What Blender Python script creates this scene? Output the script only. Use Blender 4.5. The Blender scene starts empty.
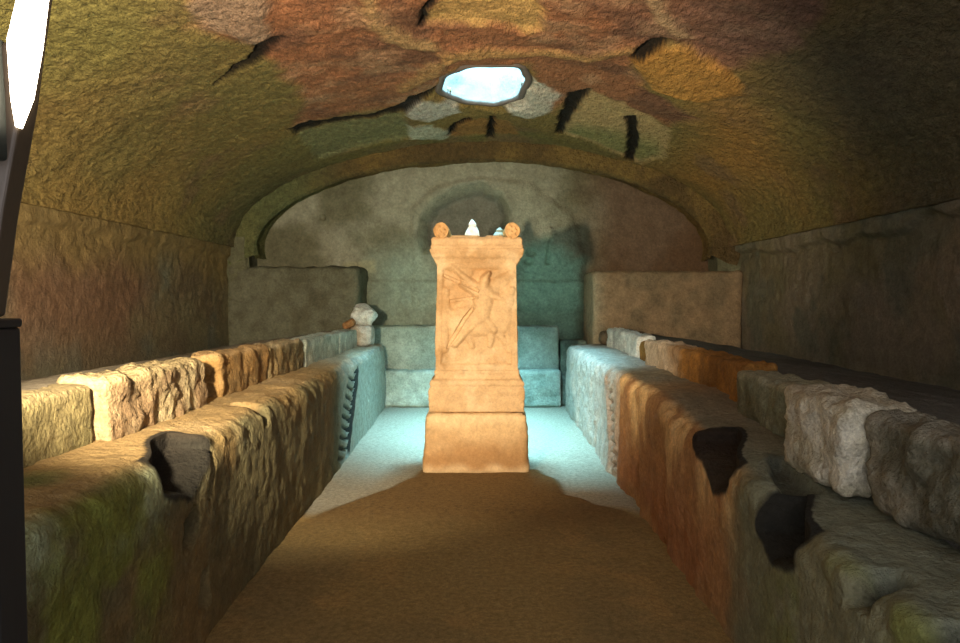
import bpy, math
import numpy as np
from mathutils import Vector
sc = bpy.context.scene
COL = sc.collection
R = math.radians

# ------------------------------------------------------------------ camera, world, lights, exposure
cam = bpy.data.cameras.new('camera'); cam.sensor_width = 36; cam.lens = 27.0; cam.clip_start = 0.05
co = bpy.data.objects.new('camera', cam); COL.objects.link(co)
co.location = (0, 0, 1.10); co.rotation_euler = (R(90 - 1.7), 0, R(0.24))
sc.camera = co
w = bpy.data.worlds.new('world'); sc.world = w; w.use_nodes = True
bg = w.node_tree.nodes['Background']; bg.inputs[0].default_value = (0.96, 0.95, 1.0, 1); bg.inputs[1].default_value = 2.0
sc.view_settings.view_transform = 'Standard'; sc.view_settings.look = 'None'
sc.view_settings.exposure = 0.2; sc.view_settings.gamma = 1.0; sc.view_settings.use_curve_mapping = False

def light(name, kind, loc, target, color, energy, **kw):
    l = bpy.data.lights.new(name, kind); l.color = color; l.energy = energy
    for k, v in kw.items(): setattr(l, k, v)
    o = bpy.data.objects.new(name, l); COL.objects.link(o); o.location = loc
    o.rotation_euler = (Vector(target) - Vector(loc)).to_track_quat('-Z', 'Y').to_euler()
    return o
# daylight falling down the shaft of the skylight
light('daylight_in_shaft', 'AREA', (0.0, 5.22, 4.05), (0.0, 5.60, 0.0), (0.34, 0.80, 1.0), 820, shape='RECTANGLE', size=0.55, size_y=0.68)
# warm floodlight at the entrance, thrown up the aisle at the altar and the vault
light('warm_floodlight', 'SPOT', (-0.80, 0.90, 1.20), (-1.02, 5.0, 2.15), (1.0, 0.84, 0.60), 740,
      spot_size=R(90), spot_blend=0.55, shadow_soft_size=0.05)

# ------------------------------------------------------------------ numpy helpers
def lin(r, g, b):
    f = lambda c: (c / 255 / 12.92) if c / 255 <= 0.04045 else ((c / 255 + 0.055) / 1.055) ** 2.4
    return np.array([f(r), f(g), f(b)])
def _h(i, j, k, s):
    n = (i * 374761393 + j * 668265263 + k * 2147483647 + s * 1274126177) & 0xffffffff
    n = ((n ^ (n >> 13)) * 1274126177) & 0xffffffff
    n = ((n ^ (n >> 15)) * 2246822519) & 0xffffffff
    return ((n ^ (n >> 16)) & 0xffff) / 65535.0 * 2 - 1
def noise(P, f=1.0, s=0):
    Q = P * f + 100.37; I = np.floor(Q).astype(np.int64); t = Q - I; t = t * t * t * (t * (t * 6 - 15) + 10)
    i, j, k = I[..., 0], I[..., 1], I[..., 2]; x, y, z = t[..., 0], t[..., 1], t[..., 2]
    L = lambda a, b, u: a + (b - a) * u
    return L(L(L(_h(i, j, k, s), _h(i+1, j, k, s), x), L(_h(i, j+1, k, s), _h(i+1, j+1, k, s), x), y),
             L(L(_h(i, j, k+1, s), _h(i+1, j, k+1, s), x), L(_h(i, j+1, k+1, s), _h(i+1, j+1, k+1, s), x), y), z)
def fbm(P, f=1.0, o=4, s=0, g=0.5):
    r = 0; a = 1.0; n = 0
    for q in range(o):
        r = r + a * noise(P, f * 2.03 ** q, s + q * 17); n += a; a *= g
    return r / n
def ss(a, b, x):
    t = np.clip((x - a) / (b - a), 0, 1); return t * t * (3 - 2 * t)
def sdpoly(x, y, poly):
    """signed distance to a polygon, negative inside"""
    d = np.full(x.shape, 1e9); ins = np.zeros(x.shape, bool); n = len(poly)
    for a in range(n):
        (x0, y0), (x1, y1) = poly[a], poly[(a + 1) % n]
        ex, ey = x1 - x0, y1 - y0; wx, wy = x - x0, y - y0
        t = np.clip((wx * ex + wy * ey) / (ex * ex + ey * ey + 1e-12), 0, 1)
        d = np.minimum(d, np.hypot(wx - ex * t, wy - ey * t))
        c = ((y0 > y) != (y1 > y))
        xi = x0 + (y - y0) * ex / (ey if abs(ey) > 1e-9 else 1e-9)
        ins ^= c & (x < xi)
    return np.where(ins, -d, d)
def mixc(C, col, m):
    m = np.clip(m, 0, 1)[..., None]; return C * (1 - m) + np.asarray(col) * m

def tagp(o, label=None, cat=None, group=None, kind=None):
    if label: o['label'] = label
    if cat: o['category'] = cat
    if group: o['group'] = group
    if kind: o['kind'] = kind
    return o
def empty(name, loc, label, cat, group=None):
    o = bpy.data.objects.new(name, None); COL.objects.link(o); o.location = loc; o.empty_display_size = 0.1
    return tagp(o, label, cat, group)
def link(name, V, F, mat, C=None, parent=None, smooth=True, face=None):
    V = np.asarray(V, dtype=np.float32).reshape(-1, 3).copy()
    if face is not None:      # turn the faces towards a point of the room
        F = np.asarray(F); a, b, c = V[F[:, 0]], V[F[:, 1]], V[F[:, 2]]
        if (np.cross(b - a, c - a) * (np.array(face) - a)).sum() < 0: F = F[:, ::-1]
    if parent is not None: V = V - np.array(parent.location, dtype=np.float32)
    F = np.asarray(F, dtype=np.int32)
    me = bpy.data.meshes.new(name)
    me.vertices.add(len(V)); me.vertices.foreach_set('co', V.ravel())
    me.loops.add(F.size); me.loops.foreach_set('vertex_index', F.ravel())
    me.polygons.add(len(F)); me.polygons.foreach_set('loop_start', np.arange(0, F.size, F.shape[1], dtype=np.int32))
    me.update(calc_edges=True)
    me.polygons.foreach_set('use_smooth', np.full(len(F), smooth))
    if C is not None:
        C = np.asarray(C, dtype=np.float32).reshape(-1, 3)
        at = me.color_attributes.new('Col', 'FLOAT_COLOR', 'POINT')
        at.data.foreach_set('color', np.concatenate([np.clip(C, 0, 1), np.ones((len(C), 1), np.float32)], 1).astype(np.float32).ravel())
    me.validate(); me.materials.append(mat)
    o = bpy.data.objects.new(name, me); COL.objects.link(o)
    if parent is not None: o.parent = parent
    return o
def gridfaces(n, m, flip=False, keep=None, wrap=False):
    i, j = np.meshgrid(np.arange(n - 1), np.arange(m if wrap else m - 1), indexing='ij'); j2 = (j + 1) % m
    a, b, c, d = i * m + j, i * m + j2, (i + 1) * m + j2, (i + 1) * m + j
    if keep is not None:
        k = keep[i, j] & keep[i, j2] & keep[i + 1, j2] & keep[i + 1, j]; a, b, c, d = a[k], b[k], c[k], d[k]
    F = np.stack([a.ravel(), b.ravel(), c.ravel(), d.ravel()], 1)
    return F[:, ::-1] if flip else F
def normals(P):
    du = np.gradient(P, axis=0); dv = np.gradient(P, axis=1); n = np.cross(du, dv)
    return n / (np.linalg.norm(n, axis=-1, keepdims=True) + 1e-9)

# ------------------------------------------------------------------ materials
def stone(name, rough=0.92, bump=((30, 0.5, 0.012), (110, 0.5, 0.004)), var=0.35, vscale=14, spec=0.25, stretch=(1, 1, 1), base=None):
    m = bpy.data.materials.new(name); m.use_nodes = True; nt = m.node_tree; N = nt.nodes; L = nt.links
    b = N['Principled BSDF']; b.inputs['Roughness'].default_value = rough; b.inputs['Specular IOR Level'].default_value = spec
    tc = N.new('ShaderNodeTexCoord'); mp = N.new('ShaderNodeMapping'); mp.inputs['Scale'].default_value = stretch
    L.new(tc.outputs['Object'], mp.inputs[0]); vec = mp.outputs[0]
    if base is None:
        at = N.new('ShaderNodeAttribute'); at.attribute_name = 'Col'; src = at.outputs['Color']
    else:
        rg = N.new('ShaderNodeRGB'); rg.outputs[0].default_value = (*base, 1); src = rg.outputs[0]
    n1 = N.new('ShaderNodeTexNoise'); n1.inputs['Scale'].default_value = vscale; n1.inputs['Detail'].default_value = 8; n1.inputs['Roughness'].default_value = 0.7
    L.new(vec, n1.inputs['Vector'])
    mr = N.new('ShaderNodeMapRange'); mr.inputs['From Min'].default_value = 0.28; mr.inputs['From Max'].default_value = 0.72
    mr.inputs['To Min'].default_value = 1 - var; mr.inputs['To Max'].default_value = 1 + var
    L.new(n1.outputs['Fac'], mr.inputs['Value'])
    n2 = N.new('ShaderNodeTexNoise'); n2.inputs['Scale'].default_value = vscale * 4.3; n2.inputs['Detail'].default_value = 6; n2.inputs['Roughness'].default_value = 0.75
    L.new(vec, n2.inputs['Vector'])
    m2 = N.new('ShaderNodeMapRange'); m2.inputs['From Min'].default_value = 0.3; m2.inputs['From Max'].default_value = 0.7
    m2.inputs['To Min'].default_value = 1 - var * .9; m2.inputs['To Max'].default_value = 1 + var * .9
    L.new(n2.outputs['Fac'], m2.inputs['Value'])
    mm = N.new('ShaderNodeMath'); mm.operation = 'MULTIPLY'; L.new(mr.outputs[0], mm.inputs[0]); L.new(m2.outputs[0], mm.inputs[1]); mr = mm
    mul = N.new('ShaderNodeVectorMath'); mul.operation = 'SCALE'; L.new(src, mul.inputs[0]); L.new(mr.outputs[0], mul.inputs['Scale'])
    L.new(mul.outputs[0], b.inputs['Base Color'])
    prev = None
    for i, (s, st, dist) in enumerate(bump):
        n = N.new('ShaderNodeTexNoise'); n.inputs['Scale'].default_value = s; n.inputs['Detail'].default_value = 5; n.inputs['Roughness'].default_value = 0.6
        L.new(vec, n.inputs['Vector'])
        bp = N.new('ShaderNodeBump'); bp.inputs['Strength'].default_value = st; bp.inputs['Distance'].default_value = dist
        L.new(n.outputs['Fac'], bp.inputs['Height'])
        if prev: L.new(prev.outputs[0], bp.inputs['Normal'])
        prev = bp
    if prev: L.new(prev.outputs[0], b.inputs['Normal'])
    return m
def plain(name, col, rough=0.5, metal=0.0, emit=None, estr=0):
    m = bpy.data.materials.new(name); m.use_nodes = True; N = m.node_tree.nodes; L = m.node_tree.links; b = N['Principled BSDF']
    b.inputs['Roughness'].default_value = rough; b.inputs['Metallic'].default_value = metal
    n = N.new('ShaderNodeTexNoise'); n.inputs['Scale'].default_value = 25
    r = N.new('ShaderNodeValToRGB'); r.color_ramp.elements[0].color = (*[c * 0.7 for c in col], 1); r.color_ramp.elements[1].color = (*[min(1, c * 1.3) for c in col], 1)
    L.new(n.outputs['Fac'], r.inputs[0]); L.new(r.outputs[0], b.inputs['Base Color'])
    if emit: b.inputs['Emission Color'].default_value = (*emit, 1); b.inputs['Emission Strength'].default_value = estr
    return m
M_vault = stone('pumice_stucco_vault', bump=((17, 0.8, 0.05), (36, 1.0, 0.035)), var=0.45, vscale=26, stretch=(1, 0.55, 1))
M_wall = stone('old_wall_plaster', bump=((14, 0.6, 0.03), (60, 0.9, 0.01)), var=0.3, vscale=12)
M_back = stone('back_wall_plaster', bump=((12, 0.6, 0.03), (50, 0.8, 0.01)), var=0.28, vscale=9)
M_bench = stone('bench_plaster', bump=((16, 0.6, 0.025), (60, 0.9, 0.011)), var=0.3, vscale=16)
M_kerb = stone('tufa_block', bump=((22, 0.8, 0.025), (70, 0.9, 0.010)), var=0.35, vscale=20)
M_floor = stone('earth_floor', bump=((40, 0.35, 0.008), (140, 0.6, 0.004)), var=0.38, vscale=45, spec=0.15)
M_marble = stone('weathered_marble', rough=0.75, bump=((24, 0.4, 0.010), (90, 0.6, 0.005)), var=0.18, vscale=16, spec=0.3)
M_shaft = stone('whitewashed_shaft', bump=((25, 0.4, 0.01),), var=0.12, vscale=18)
M_metal = plain('black_painted_metal', (0.012, 0.012, 0.013), 0.55)
M_bronze = plain('dark_brown_metal', (0.05, 0.035, 0.022), 0.5)
M_green = plain('dull_grey_green_metal', (0.012, 0.016, 0.012), 0.7)
M_glow = plain('lit_lamp_tube', (0.9, 0.85, 0.75), 0.3, 0, (1.0, 0.86, 0.66), 14)
M_iron = plain('rusty_bar', (0.45, 0.22, 0.15), 0.7)

# ------------------------------------------------------------------ vault (ceiling)
A_, ZS, B_ = 2.5, 1.66, 1.03
F = dict(
hole=[(-0.34,5.66),(-0.26,5.25),(-0.09,5.06),(0.24,5.05),(0.31,5.35),(0.29,5.84),(0.11,6.06),(-0.17,5.95)],
crackC=[(-1.65,4.49),(-1.49,4.34),(-1.38,4.29),(-1.27,4.12),(-1.18,4.11),(-1.11,4.16),(-1.21,4.23),(-1.3,4.37),(-1.44,4.41),(-1.55,4.45)],
crackD=[(-1.56,5.82),(-1.24,5.85),(-0.89,5.93),(-0.64,5.8),(-0.57,5.65),(-0.36,5.47),(-0.36,5.6),(-0.58,5.89),(-0.66,6.05),(-0.9,6.15),(-1.29,6.07),(-1.54,6.06)],
crackF=[(0.68,6.85),(0.65,6.12),(0.66,5.56),(0.8,5.39),(0.77,5.63),(0.75,5.91),(0.73,6.39),(0.74,6.82)],
crackF2=[(1.15,5.89),(1.21,5.79),(1.28,6.12),(1.38,6.46),(1.49,7.24),(1.42,7.24),(1.32,6.62),(1.24,6.23)],
crackB=[(-0.38,4.32),(-0.36,4.09),(-0.29,3.93),(-0.15,3.75),(-0.04,3.7),(-0.17,3.86),(-0.26,3.99),(-0.31,4.13),(-0.34,4.31)],
crackG=[(0.94,4.58),(0.94,4.36),(1.0,4.25),(1.09,4.22),(1.03,4.37),(0.99,4.55)],
crackE=[(-0.35,7.02),(-0.27,6.59),(-0.11,6.36),(-0.11,6.5),(-0.23,6.72),(-0.3,7.03)],
crackE2=[(0.06,6.29),(0.1,6.29),(0.1,7.2),(0.04,7.2)],
recB=[(-0.34,4.31),(-0.31,4.13),(-0.21,3.91),(-0.02,3.72),(0.19,3.76),(0.32,4.0),(0.34,4.28),(0.23,4.39),(0.04,4.27),(-0.2,4.3)],
recD=[(-1.54,6.06),(-1.29,6.07),(-0.9,6.15),(-0.66,6.05),(-0.68,6.93),(-0.99,6.91),(-1.59,6.96)],
recF=[(0.73,6.78),(0.73,6.39),(0.75,5.91),(0.81,5.44),(1.1,5.57),(1.52,5.91),(1.69,6.79),(1.58,7.24),(1.14,7.0)],
recE=[(-0.32,7.07),(-0.25,6.67),(-0.03,6.4),(0.22,6.45),(0.33,7.03)],
patchG=[(0.95,4.58),(1.01,4.32),(1.23,4.28),(1.51,4.48),(1.69,4.64),(1.5,4.98),(1.16,5.0)],
red=[(-1.1,2.7),(-1.26,3.16),(-1.46,3.72),(-1.3,4.11),(-1.25,4.65),(-1.31,5.31),(-1.55,5.83),(-0.64,5.8),(-0.33,5.47),(-0.25,5.09),(0.29,4.96),(0.56,5.99),(0.67,5.56),(0.8,5.39),(1.5,5.86),(1.61,5.34),(1.1,5.04),(0.94,4.54),(1.08,4.22),(1.48,4.45),(1.68,3.81),(1.5,3.02),(1.3,2.6)],
ridge1=[(-0.63,3.74),(-0.57,3.75),(-0.59,4.19),(-0.43,4.39),(-0.29,4.45),(-0.31,4.59),(-0.49,4.52),(-0.66,4.27)],
ridge2=[(-0.29,4.67),(-0.08,4.58),(0.3,4.67),(0.69,4.61),(0.92,4.34),(0.95,4.46),(0.71,4.76),(0.38,4.77),(-0.09,4.77),(-0.26,4.88)],
ridge3=[(0.81,3.62),(0.86,3.6),(1.08,4.03),(1.19,4.13),(1.1,4.18),(1.01,4.07)],
ridge4=[(-0.64,5.44),(-0.53,5.13),(-0.36,4.9),(-0.22,4.84),(-0.3,5.09),(-0.46,5.24),(-0.57,5.46)],
white1=[(0.3,5.23),(0.42,5.35),(0.57,5.63),(0.54,6.0),(0.36,6.25),(0.14,6.02),(0.11,5.87),(0.29,5.64)],
white2=[(-0.63,5.84),(-0.42,5.76),(-0.22,5.89),(-0.18,6.21),(-0.47,6.36),(-0.64,6.15)],
white3=[(-0.68,6.49),(-0.48,6.5),(-0.3,6.87),(-0.37,7.15),(-0.71,6.97)],
rect_stone=[(-1.38,3.41),(-1.08,3.57),(-1.19,4.06),(-1.28,4.1),(-1.44,3.74)])
def vault():
    nu, nv = 430, 640
    th = np.linspace(math.pi + 0.02, -0.02, nu); y = np.linspace(-0.9, 7.62, nv)
    TH, Y = np.meshgrid(th, y, indexing='ij')
    P = np.stack([A_ * np.cos(TH), Y, ZS + B_ * np.sin(TH)], -1)
    N = np.stack([np.cos(TH) / A_, 0 * Y, np.sin(TH) / B_], -1); N /= np.linalg.norm(N, axis=-1, keepdims=True)
    X = P[..., 0]
    wob = 0.05 * fbm(P, 3.0, 3, 5); wx, wy = X + wob, Y + 1.4 * 0.05 * fbm(P, 3.0, 3, 9)
    D = {k: sdpoly(wx if k[:3] in ('red', 'whi', 'rid') else X, wy if k[:3] in ('red', 'whi', 'rid') else Y, v) for k, v in F.items()}
    red = ss(0.06, -0.06, D['red'] + 0.05 * fbm(P, 8, 2, 44))
    h = 0.04 * fbm(P, 1.1, 3, 1) + 0.012 * fbm(P, 5, 3, 2)                       # positive = outwards
    pit = fbm(P * np.array([1, 0.6, 1]), 26, 2, 31)
    h += 0.006 * pit * (1 - 0.75 * red) + 0.002 * fbm(P, 40, 2, 32)
    rn = fbm(P, 3.5, 4, 77); h += red * (0.02 - 0.015 * np.abs(rn) * 2)
    for k in ('recB', 'recF', 'recE'): h += (0.015 if k != 'recB' else 0.04) * ss(0.03, -0.03, D[k])
    h += 0.03 * ss(0.05, -0.05, D['recD']) - 0.03 * ss(0.05, -0.04, D['patchG']) - 0.03 * ss(0.05, -0.04, D['rect_stone'])
    for k in ('ridge1', 'ridge2', 'ridge3', 'ridge4'): h -= 0.02 * ss(0.05, -0.03, D[k])
    for k in ('white1', 'white2', 'white3'): h -= 0.012 * ss(0.06, -0.06, D[k]) * (1 + fbm(P, 12, 2, 8))
    jag = 0.02 * fbm(P, 14, 2, 15)
    for k in ('crackC', 'crackD', 'crackF', 'crackF2', 'crackB', 'crackG', 'crackE', 'crackE2'):
        h += 0.055 * ss(0.02, -0.02, D[k] + jag)
    dh = sdpoly(X + 0.03 * fbm(P, 10, 2, 3), Y + 0.03 * fbm(P, 10, 2, 4), F['hole'])
    h += 0.06 * ss(0.10, 0.0, dh)
    P = P + N * h[..., None]
    # colours
    och = lin(136, 112, 62); olive = lin(118, 108, 62); green = lin(104, 112, 66)
    C = np.ones(P.shape) * och
    C = mixc(C, olive, ss(-0.25, 0.35, fbm(P, 0.9, 4, 51)) * 0.8)
    C = mixc(C, lin(122, 114, 62), ss(0.1, -0.3, sdpoly(wx, wy, [(-2.3, 2.2), (-1.5, 2.7), (-1.5, 3.7), (-1.9, 4.0), (-2.4, 3.6)])) * 0.8)
    C = mixc(C, lin(160, 116, 58), ss(0.25, -0.4, sdpoly(wx, wy, [(1.3, 4.4), (1.9, 4.8), (2.4, 5.6), (2.4, 7.0), (1.75, 7.3), (1.6, 5.8)])) * 0.9)
    C = mixc(C, lin(128, 100, 70), ss(-0.05, 0.5, fbm(P, 2.3, 4, 52)) * 0.7)
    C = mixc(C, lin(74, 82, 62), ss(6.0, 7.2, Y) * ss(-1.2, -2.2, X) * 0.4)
    C = mixc(C, lin(84, 82, 68), ss(1.1, 2.0, X + .25 * fbm(P, 1.5, 3, 66)) * ss(5.0, 4.0, Y) * .75)  # lamp falloff on the near right side put into the colour as grey
    redc = lin(154, 103, 70); rc = np.ones(P.shape) * redc
    rc = mixc(rc, lin(114, 80, 60), ss(-0.1, 0.4, fbm(P, 2.8, 4, 60)) * 0.8)
    rc = mixc(rc, lin(172, 132, 98), ss(0.05, 0.45, fbm(P, 3.6, 4, 61)) * 0.8)
    rc = mixc(rc, lin(104, 86, 80), ss(0.5, 1.5, X) * ss(4.8, 4.0, Y) * 0.7)
    C = C * (1 - red[..., None]) + rc * red[..., None]
    for k, c, a in (('recB', lin(196, 158, 96), .9), ('recD', lin(128, 124, 84), .85), ('recF', lin(190, 158, 108), .9), ('recE', lin(160, 112, 60), .8),
                    ('patchG', lin(182, 132, 64), .9), ('rect_stone', lin(150, 128, 106), .8), ('ridge1', lin(176, 142, 96), .85), ('ridge2', lin(184, 142, 88), .8),
                    ('ridge3', lin(176, 146, 110), .85), ('ridge4', lin(172, 132, 84), .8), ('white1', lin(200, 188, 168), .9),
                    ('white2', lin(196, 186, 170), .9), ('white3', lin(190, 186, 160), .85)):
        C = mixc(C, c, ss(0.04, -0.03, D[k] + 0.05 * fbm(P, 9, 3, 70)) * a)
    C = mixc(C, lin(130, 134, 80), ss(0.0, -0.1, D['recF']) * ss(6.1, 6.7, Y) * 0.7)
    for k in ('crackC', 'crackD', 'crackF', 'crackF2', 'crackB', 'crackG', 'crackE', 'crackE2'):
        C = mixc(C, lin(20, 16, 12), ss(0.022, -0.002, D[k] + jag) * 0.97)     # shade inside the cracks painted as near-black
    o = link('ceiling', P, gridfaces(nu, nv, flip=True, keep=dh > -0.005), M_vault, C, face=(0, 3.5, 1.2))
    tagp(o, 'low barrel vault of ochre pumice stucco and cracked red plaster', kind='structure')
    sm = o.modifiers.new('thickness', 'SOLIDIFY'); sm.thickness = 0.03; sm.offset = -1
    # shaft of the skylight
    hp = F['hole']; n = 56; cx, cy = -0.01, 5.55
    pts = []
    poly = np.array(hp + hp[:1]); seg = np.hypot(*np.diff(poly, axis=0).T); cum = np.r_[0, np.cumsum(seg)]
    for t in np.linspace(0, cum[-1], n, endpoint=False):
        i = min(np.searchsorted(cum, t, 'right') - 1, len(seg) - 1); u = (t - cum[i]) / seg[i]; pts.append(poly[i] * (1 - u) + poly[i + 1] * u)
    ring = np.array(pts); ring = (ring + np.roll(ring, 1, 0) + np.roll(ring, -1, 0)) / 3
    ring = (ring - [cx, cy]) * 0.98 + [cx, cy]
    zs = np.linspace(2.715, 4.3, 46); S = []
    for z in zs:
        k = (z - 2.62) / 1.68; c = 1 + 0.12 * k
        r = (ring - [cx, cy]) * c + [cx, cy - .22 * k]; S.append(np.c_[r, np.full(n, z)])
    S = np.array(S); S[..., :2] += 0.02 * np.stack([fbm(S, 6, 3, 4), fbm(S, 6, 3, 5)], -1)
    Cs = np.ones(S.shape) * lin(100, 94, 92); Cs = mixc(Cs, lin(150, 120, 90), ss(2.78, 2.62, S[..., 2]) * 0.6)
    sh = link('skylight_shaft', S, gridfaces(46, n, wrap=True), M_shaft, Cs, face=(0, 5.45, 3.5))
    tagp(sh, 'bright irregular skylight shaft rising through the crown of the vault', kind='structure')
    sm = sh.modifiers.new('thickness', 'SOLIDIFY'); sm.thickness = 0.05; sm.offset = -1
vault()

# ------------------------------------------------------------------ side walls
def side_wall(s, name, base, red, label):
    n, m = 110, 560
    z = np.linspace(0.5, 1.80, n); y = np.linspace(-0.9, 7.9, m); Z, Y = np.meshgrid(z, y, indexing='ij')
    P = np.stack([np.full(Z.shape, s * 2.55), Y, Z], -1)
    h = (0.035 * fbm(P, 1.5, 4, 3) + 0.012 * fbm(P, 12, 3, 7)) * ss(.75, 1.1, Z)
    ledge = 1.56 + 0.09 * fbm(P, 3.0, 4, 13 if s > 0 else 33)
    h += 0.06 * ss(-0.02, 0.02, ledge - Z) if s > 0 else 0.035 * ss(-0.03, 0.03, ledge - Z)
    crk = np.abs(fbm(P * np.array([1, 1, 0.7]), 2.2, 4, 90)); h += 0.035 * ss(0.012, 0.0, crk) * ss(0.0, 0.3, fbm(P, 1.2, 2, 91))
    P[..., 0] += s * h
    C = np.ones(P.shape) * base
    C = mixc(C, lin(112, 104, 76), ss(-0.2, 0.4, fbm(P, 1.8, 4, 21)) * .8)
    C = mixc(C, lin(96, 98, 84), ss(0.0, 0.4, fbm(P, 3.0, 4, 22)) * .7)
    if red:
        C = mixc(C, lin(112, 84, 62), ss(0.25, -0.25, sdpoly(Y + .3 * fbm(P, 2, 3, 4), Z, [(3.7, .8), (3.9, 1.5), (5.2, 1.5), (5.6, 1.2), (5.3, .8)])) * .85)
    C = mixc(C, lin(124, 104, 62), ss(1.15, 1.5, Z + .2 * fbm(P, 2, 4, 31)) * (.85 if s < 0 else .2))
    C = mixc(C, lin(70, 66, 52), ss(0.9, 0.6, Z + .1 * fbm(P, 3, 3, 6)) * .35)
    o = link(name, P, gridfaces(n, m, flip=(s > 0)), M_wall, C, face=(0, 3.5, 1.2)); tagp(o, label, kind='structure')
    sm = o.modifiers.new('thickness', 'SOLIDIFY'); sm.thickness = 0.25; sm.offset = -1
side_wall(-1, 'wall_left', lin(102, 88, 64), True, 'rough brown plastered wall above the left bench')
side_wall(1, 'wall_right', lin(126, 114, 96), False, 'rough grey plastered wall above the right bench')

# ------------------------------------------------------------------ back wall with niche
def back_wall():
    nx, nz = 420, 240
    x = np.linspace(-2.75, 2.75, nx); z = np.linspace(-0.02, 2.9, nz); X, Z = np.meshgrid(x, z, indexing='ij')
    P = np.stack([X, np.full(X.shape, 7.9), Z], -1)
    h = 0.04 * fbm(P, 1.3, 4, 3) + 0.012 * fbm(P, 9, 3, 7)
    nw = 0.025 * fbm(P, 7, 3, 12)
    arch = [(-0.63, 1.67), (-0.64, 1.98), (-0.52, 2.16), (-0.30, 2.28), (-0.02, 2.33), (0.18, 2.24), (0.26, 2.05), (0.28, 1.67)]
    dn = sdpoly(X + nw, Z + nw, arch); h += 0.26 * ss(0.08, -0.08, dn + .03 * fbm(P, 5, 3, 19))
    big = sdpoly(X + nw, Z + nw, [(-0.75, 1.0), (-0.78, 2.1), (-0.5, 2.34), (0, 2.42), (0.5, 2.36), (0.95, 2.05), (1.1, 1.6), (1.1, 1.0)])
    h -= 0.03 * ss(0.04, -0.04, big)
    low = ss(1.33, 1.29, Z + nw); h -= 0.02 * low
    for c, r in (((0.52, 1.62), .05), ((0.5, 1.52), .04), ((-1.75, 2.0), .03), ((0.75, 1.9), .02)):
        h += 0.05 * ss(r, r * .4, np.hypot((X - c[0]) * .8, Z - c[1]) + nw * .6)
    h += 0.03 * ss(0.02, 0.0, sdpoly(X + nw, Z, [(0.68, 1.5), (0.73, 1.75), (0.75, 1.75), (0.70, 1.5)]))
    P[..., 1] += h
    C = np.ones(P.shape) * lin(152, 150, 128)
    C = mixc(C, lin(96, 92, 66), ss(-.2, .4, fbm(P, 1.6, 4, 9)) * .8)
    C = mixc(C, lin(150, 150, 128), ss(0.15, -0.1, big) * .6)
    C = mixc(C, lin(92, 62, 40), ss(0.8, 1.5, X + .2 * nw * 8) * .8)
    C = mixc(C, lin(160, 200, 176), ss(0.12, -0.16, sdpoly(X + nw * 3, Z + nw * 3, [(0.3, .6), (0.35, 1.62), (0.7, 1.75), (1.08, 1.55), (1.08, .6)])) * .85)  # teal scattered daylight right of the altar painted into the plaster
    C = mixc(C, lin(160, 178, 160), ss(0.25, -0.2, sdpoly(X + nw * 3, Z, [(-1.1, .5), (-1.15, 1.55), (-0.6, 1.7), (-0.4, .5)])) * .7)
    C = mixc(C, lin(168, 164, 130), ss(0.05, -0.01, sdpoly(X + nw, Z + nw, [(-1.5, 1.42), (-1.5, 1.5), (-1.2, 1.52), (-1.2, 1.42)])) * .7)
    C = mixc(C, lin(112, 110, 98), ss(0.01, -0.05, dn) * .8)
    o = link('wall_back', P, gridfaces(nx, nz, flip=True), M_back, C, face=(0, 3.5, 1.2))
    tagp(o, 'grey-green plastered back wall with a ragged arched niche', kind='structure')
    # niche sill is the lower side of the recess
    sm = o.modifiers.new('thickness', 'SOLIDIFY'); sm.thickness = 0.2; sm.offset = -1
back_wall()
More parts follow.
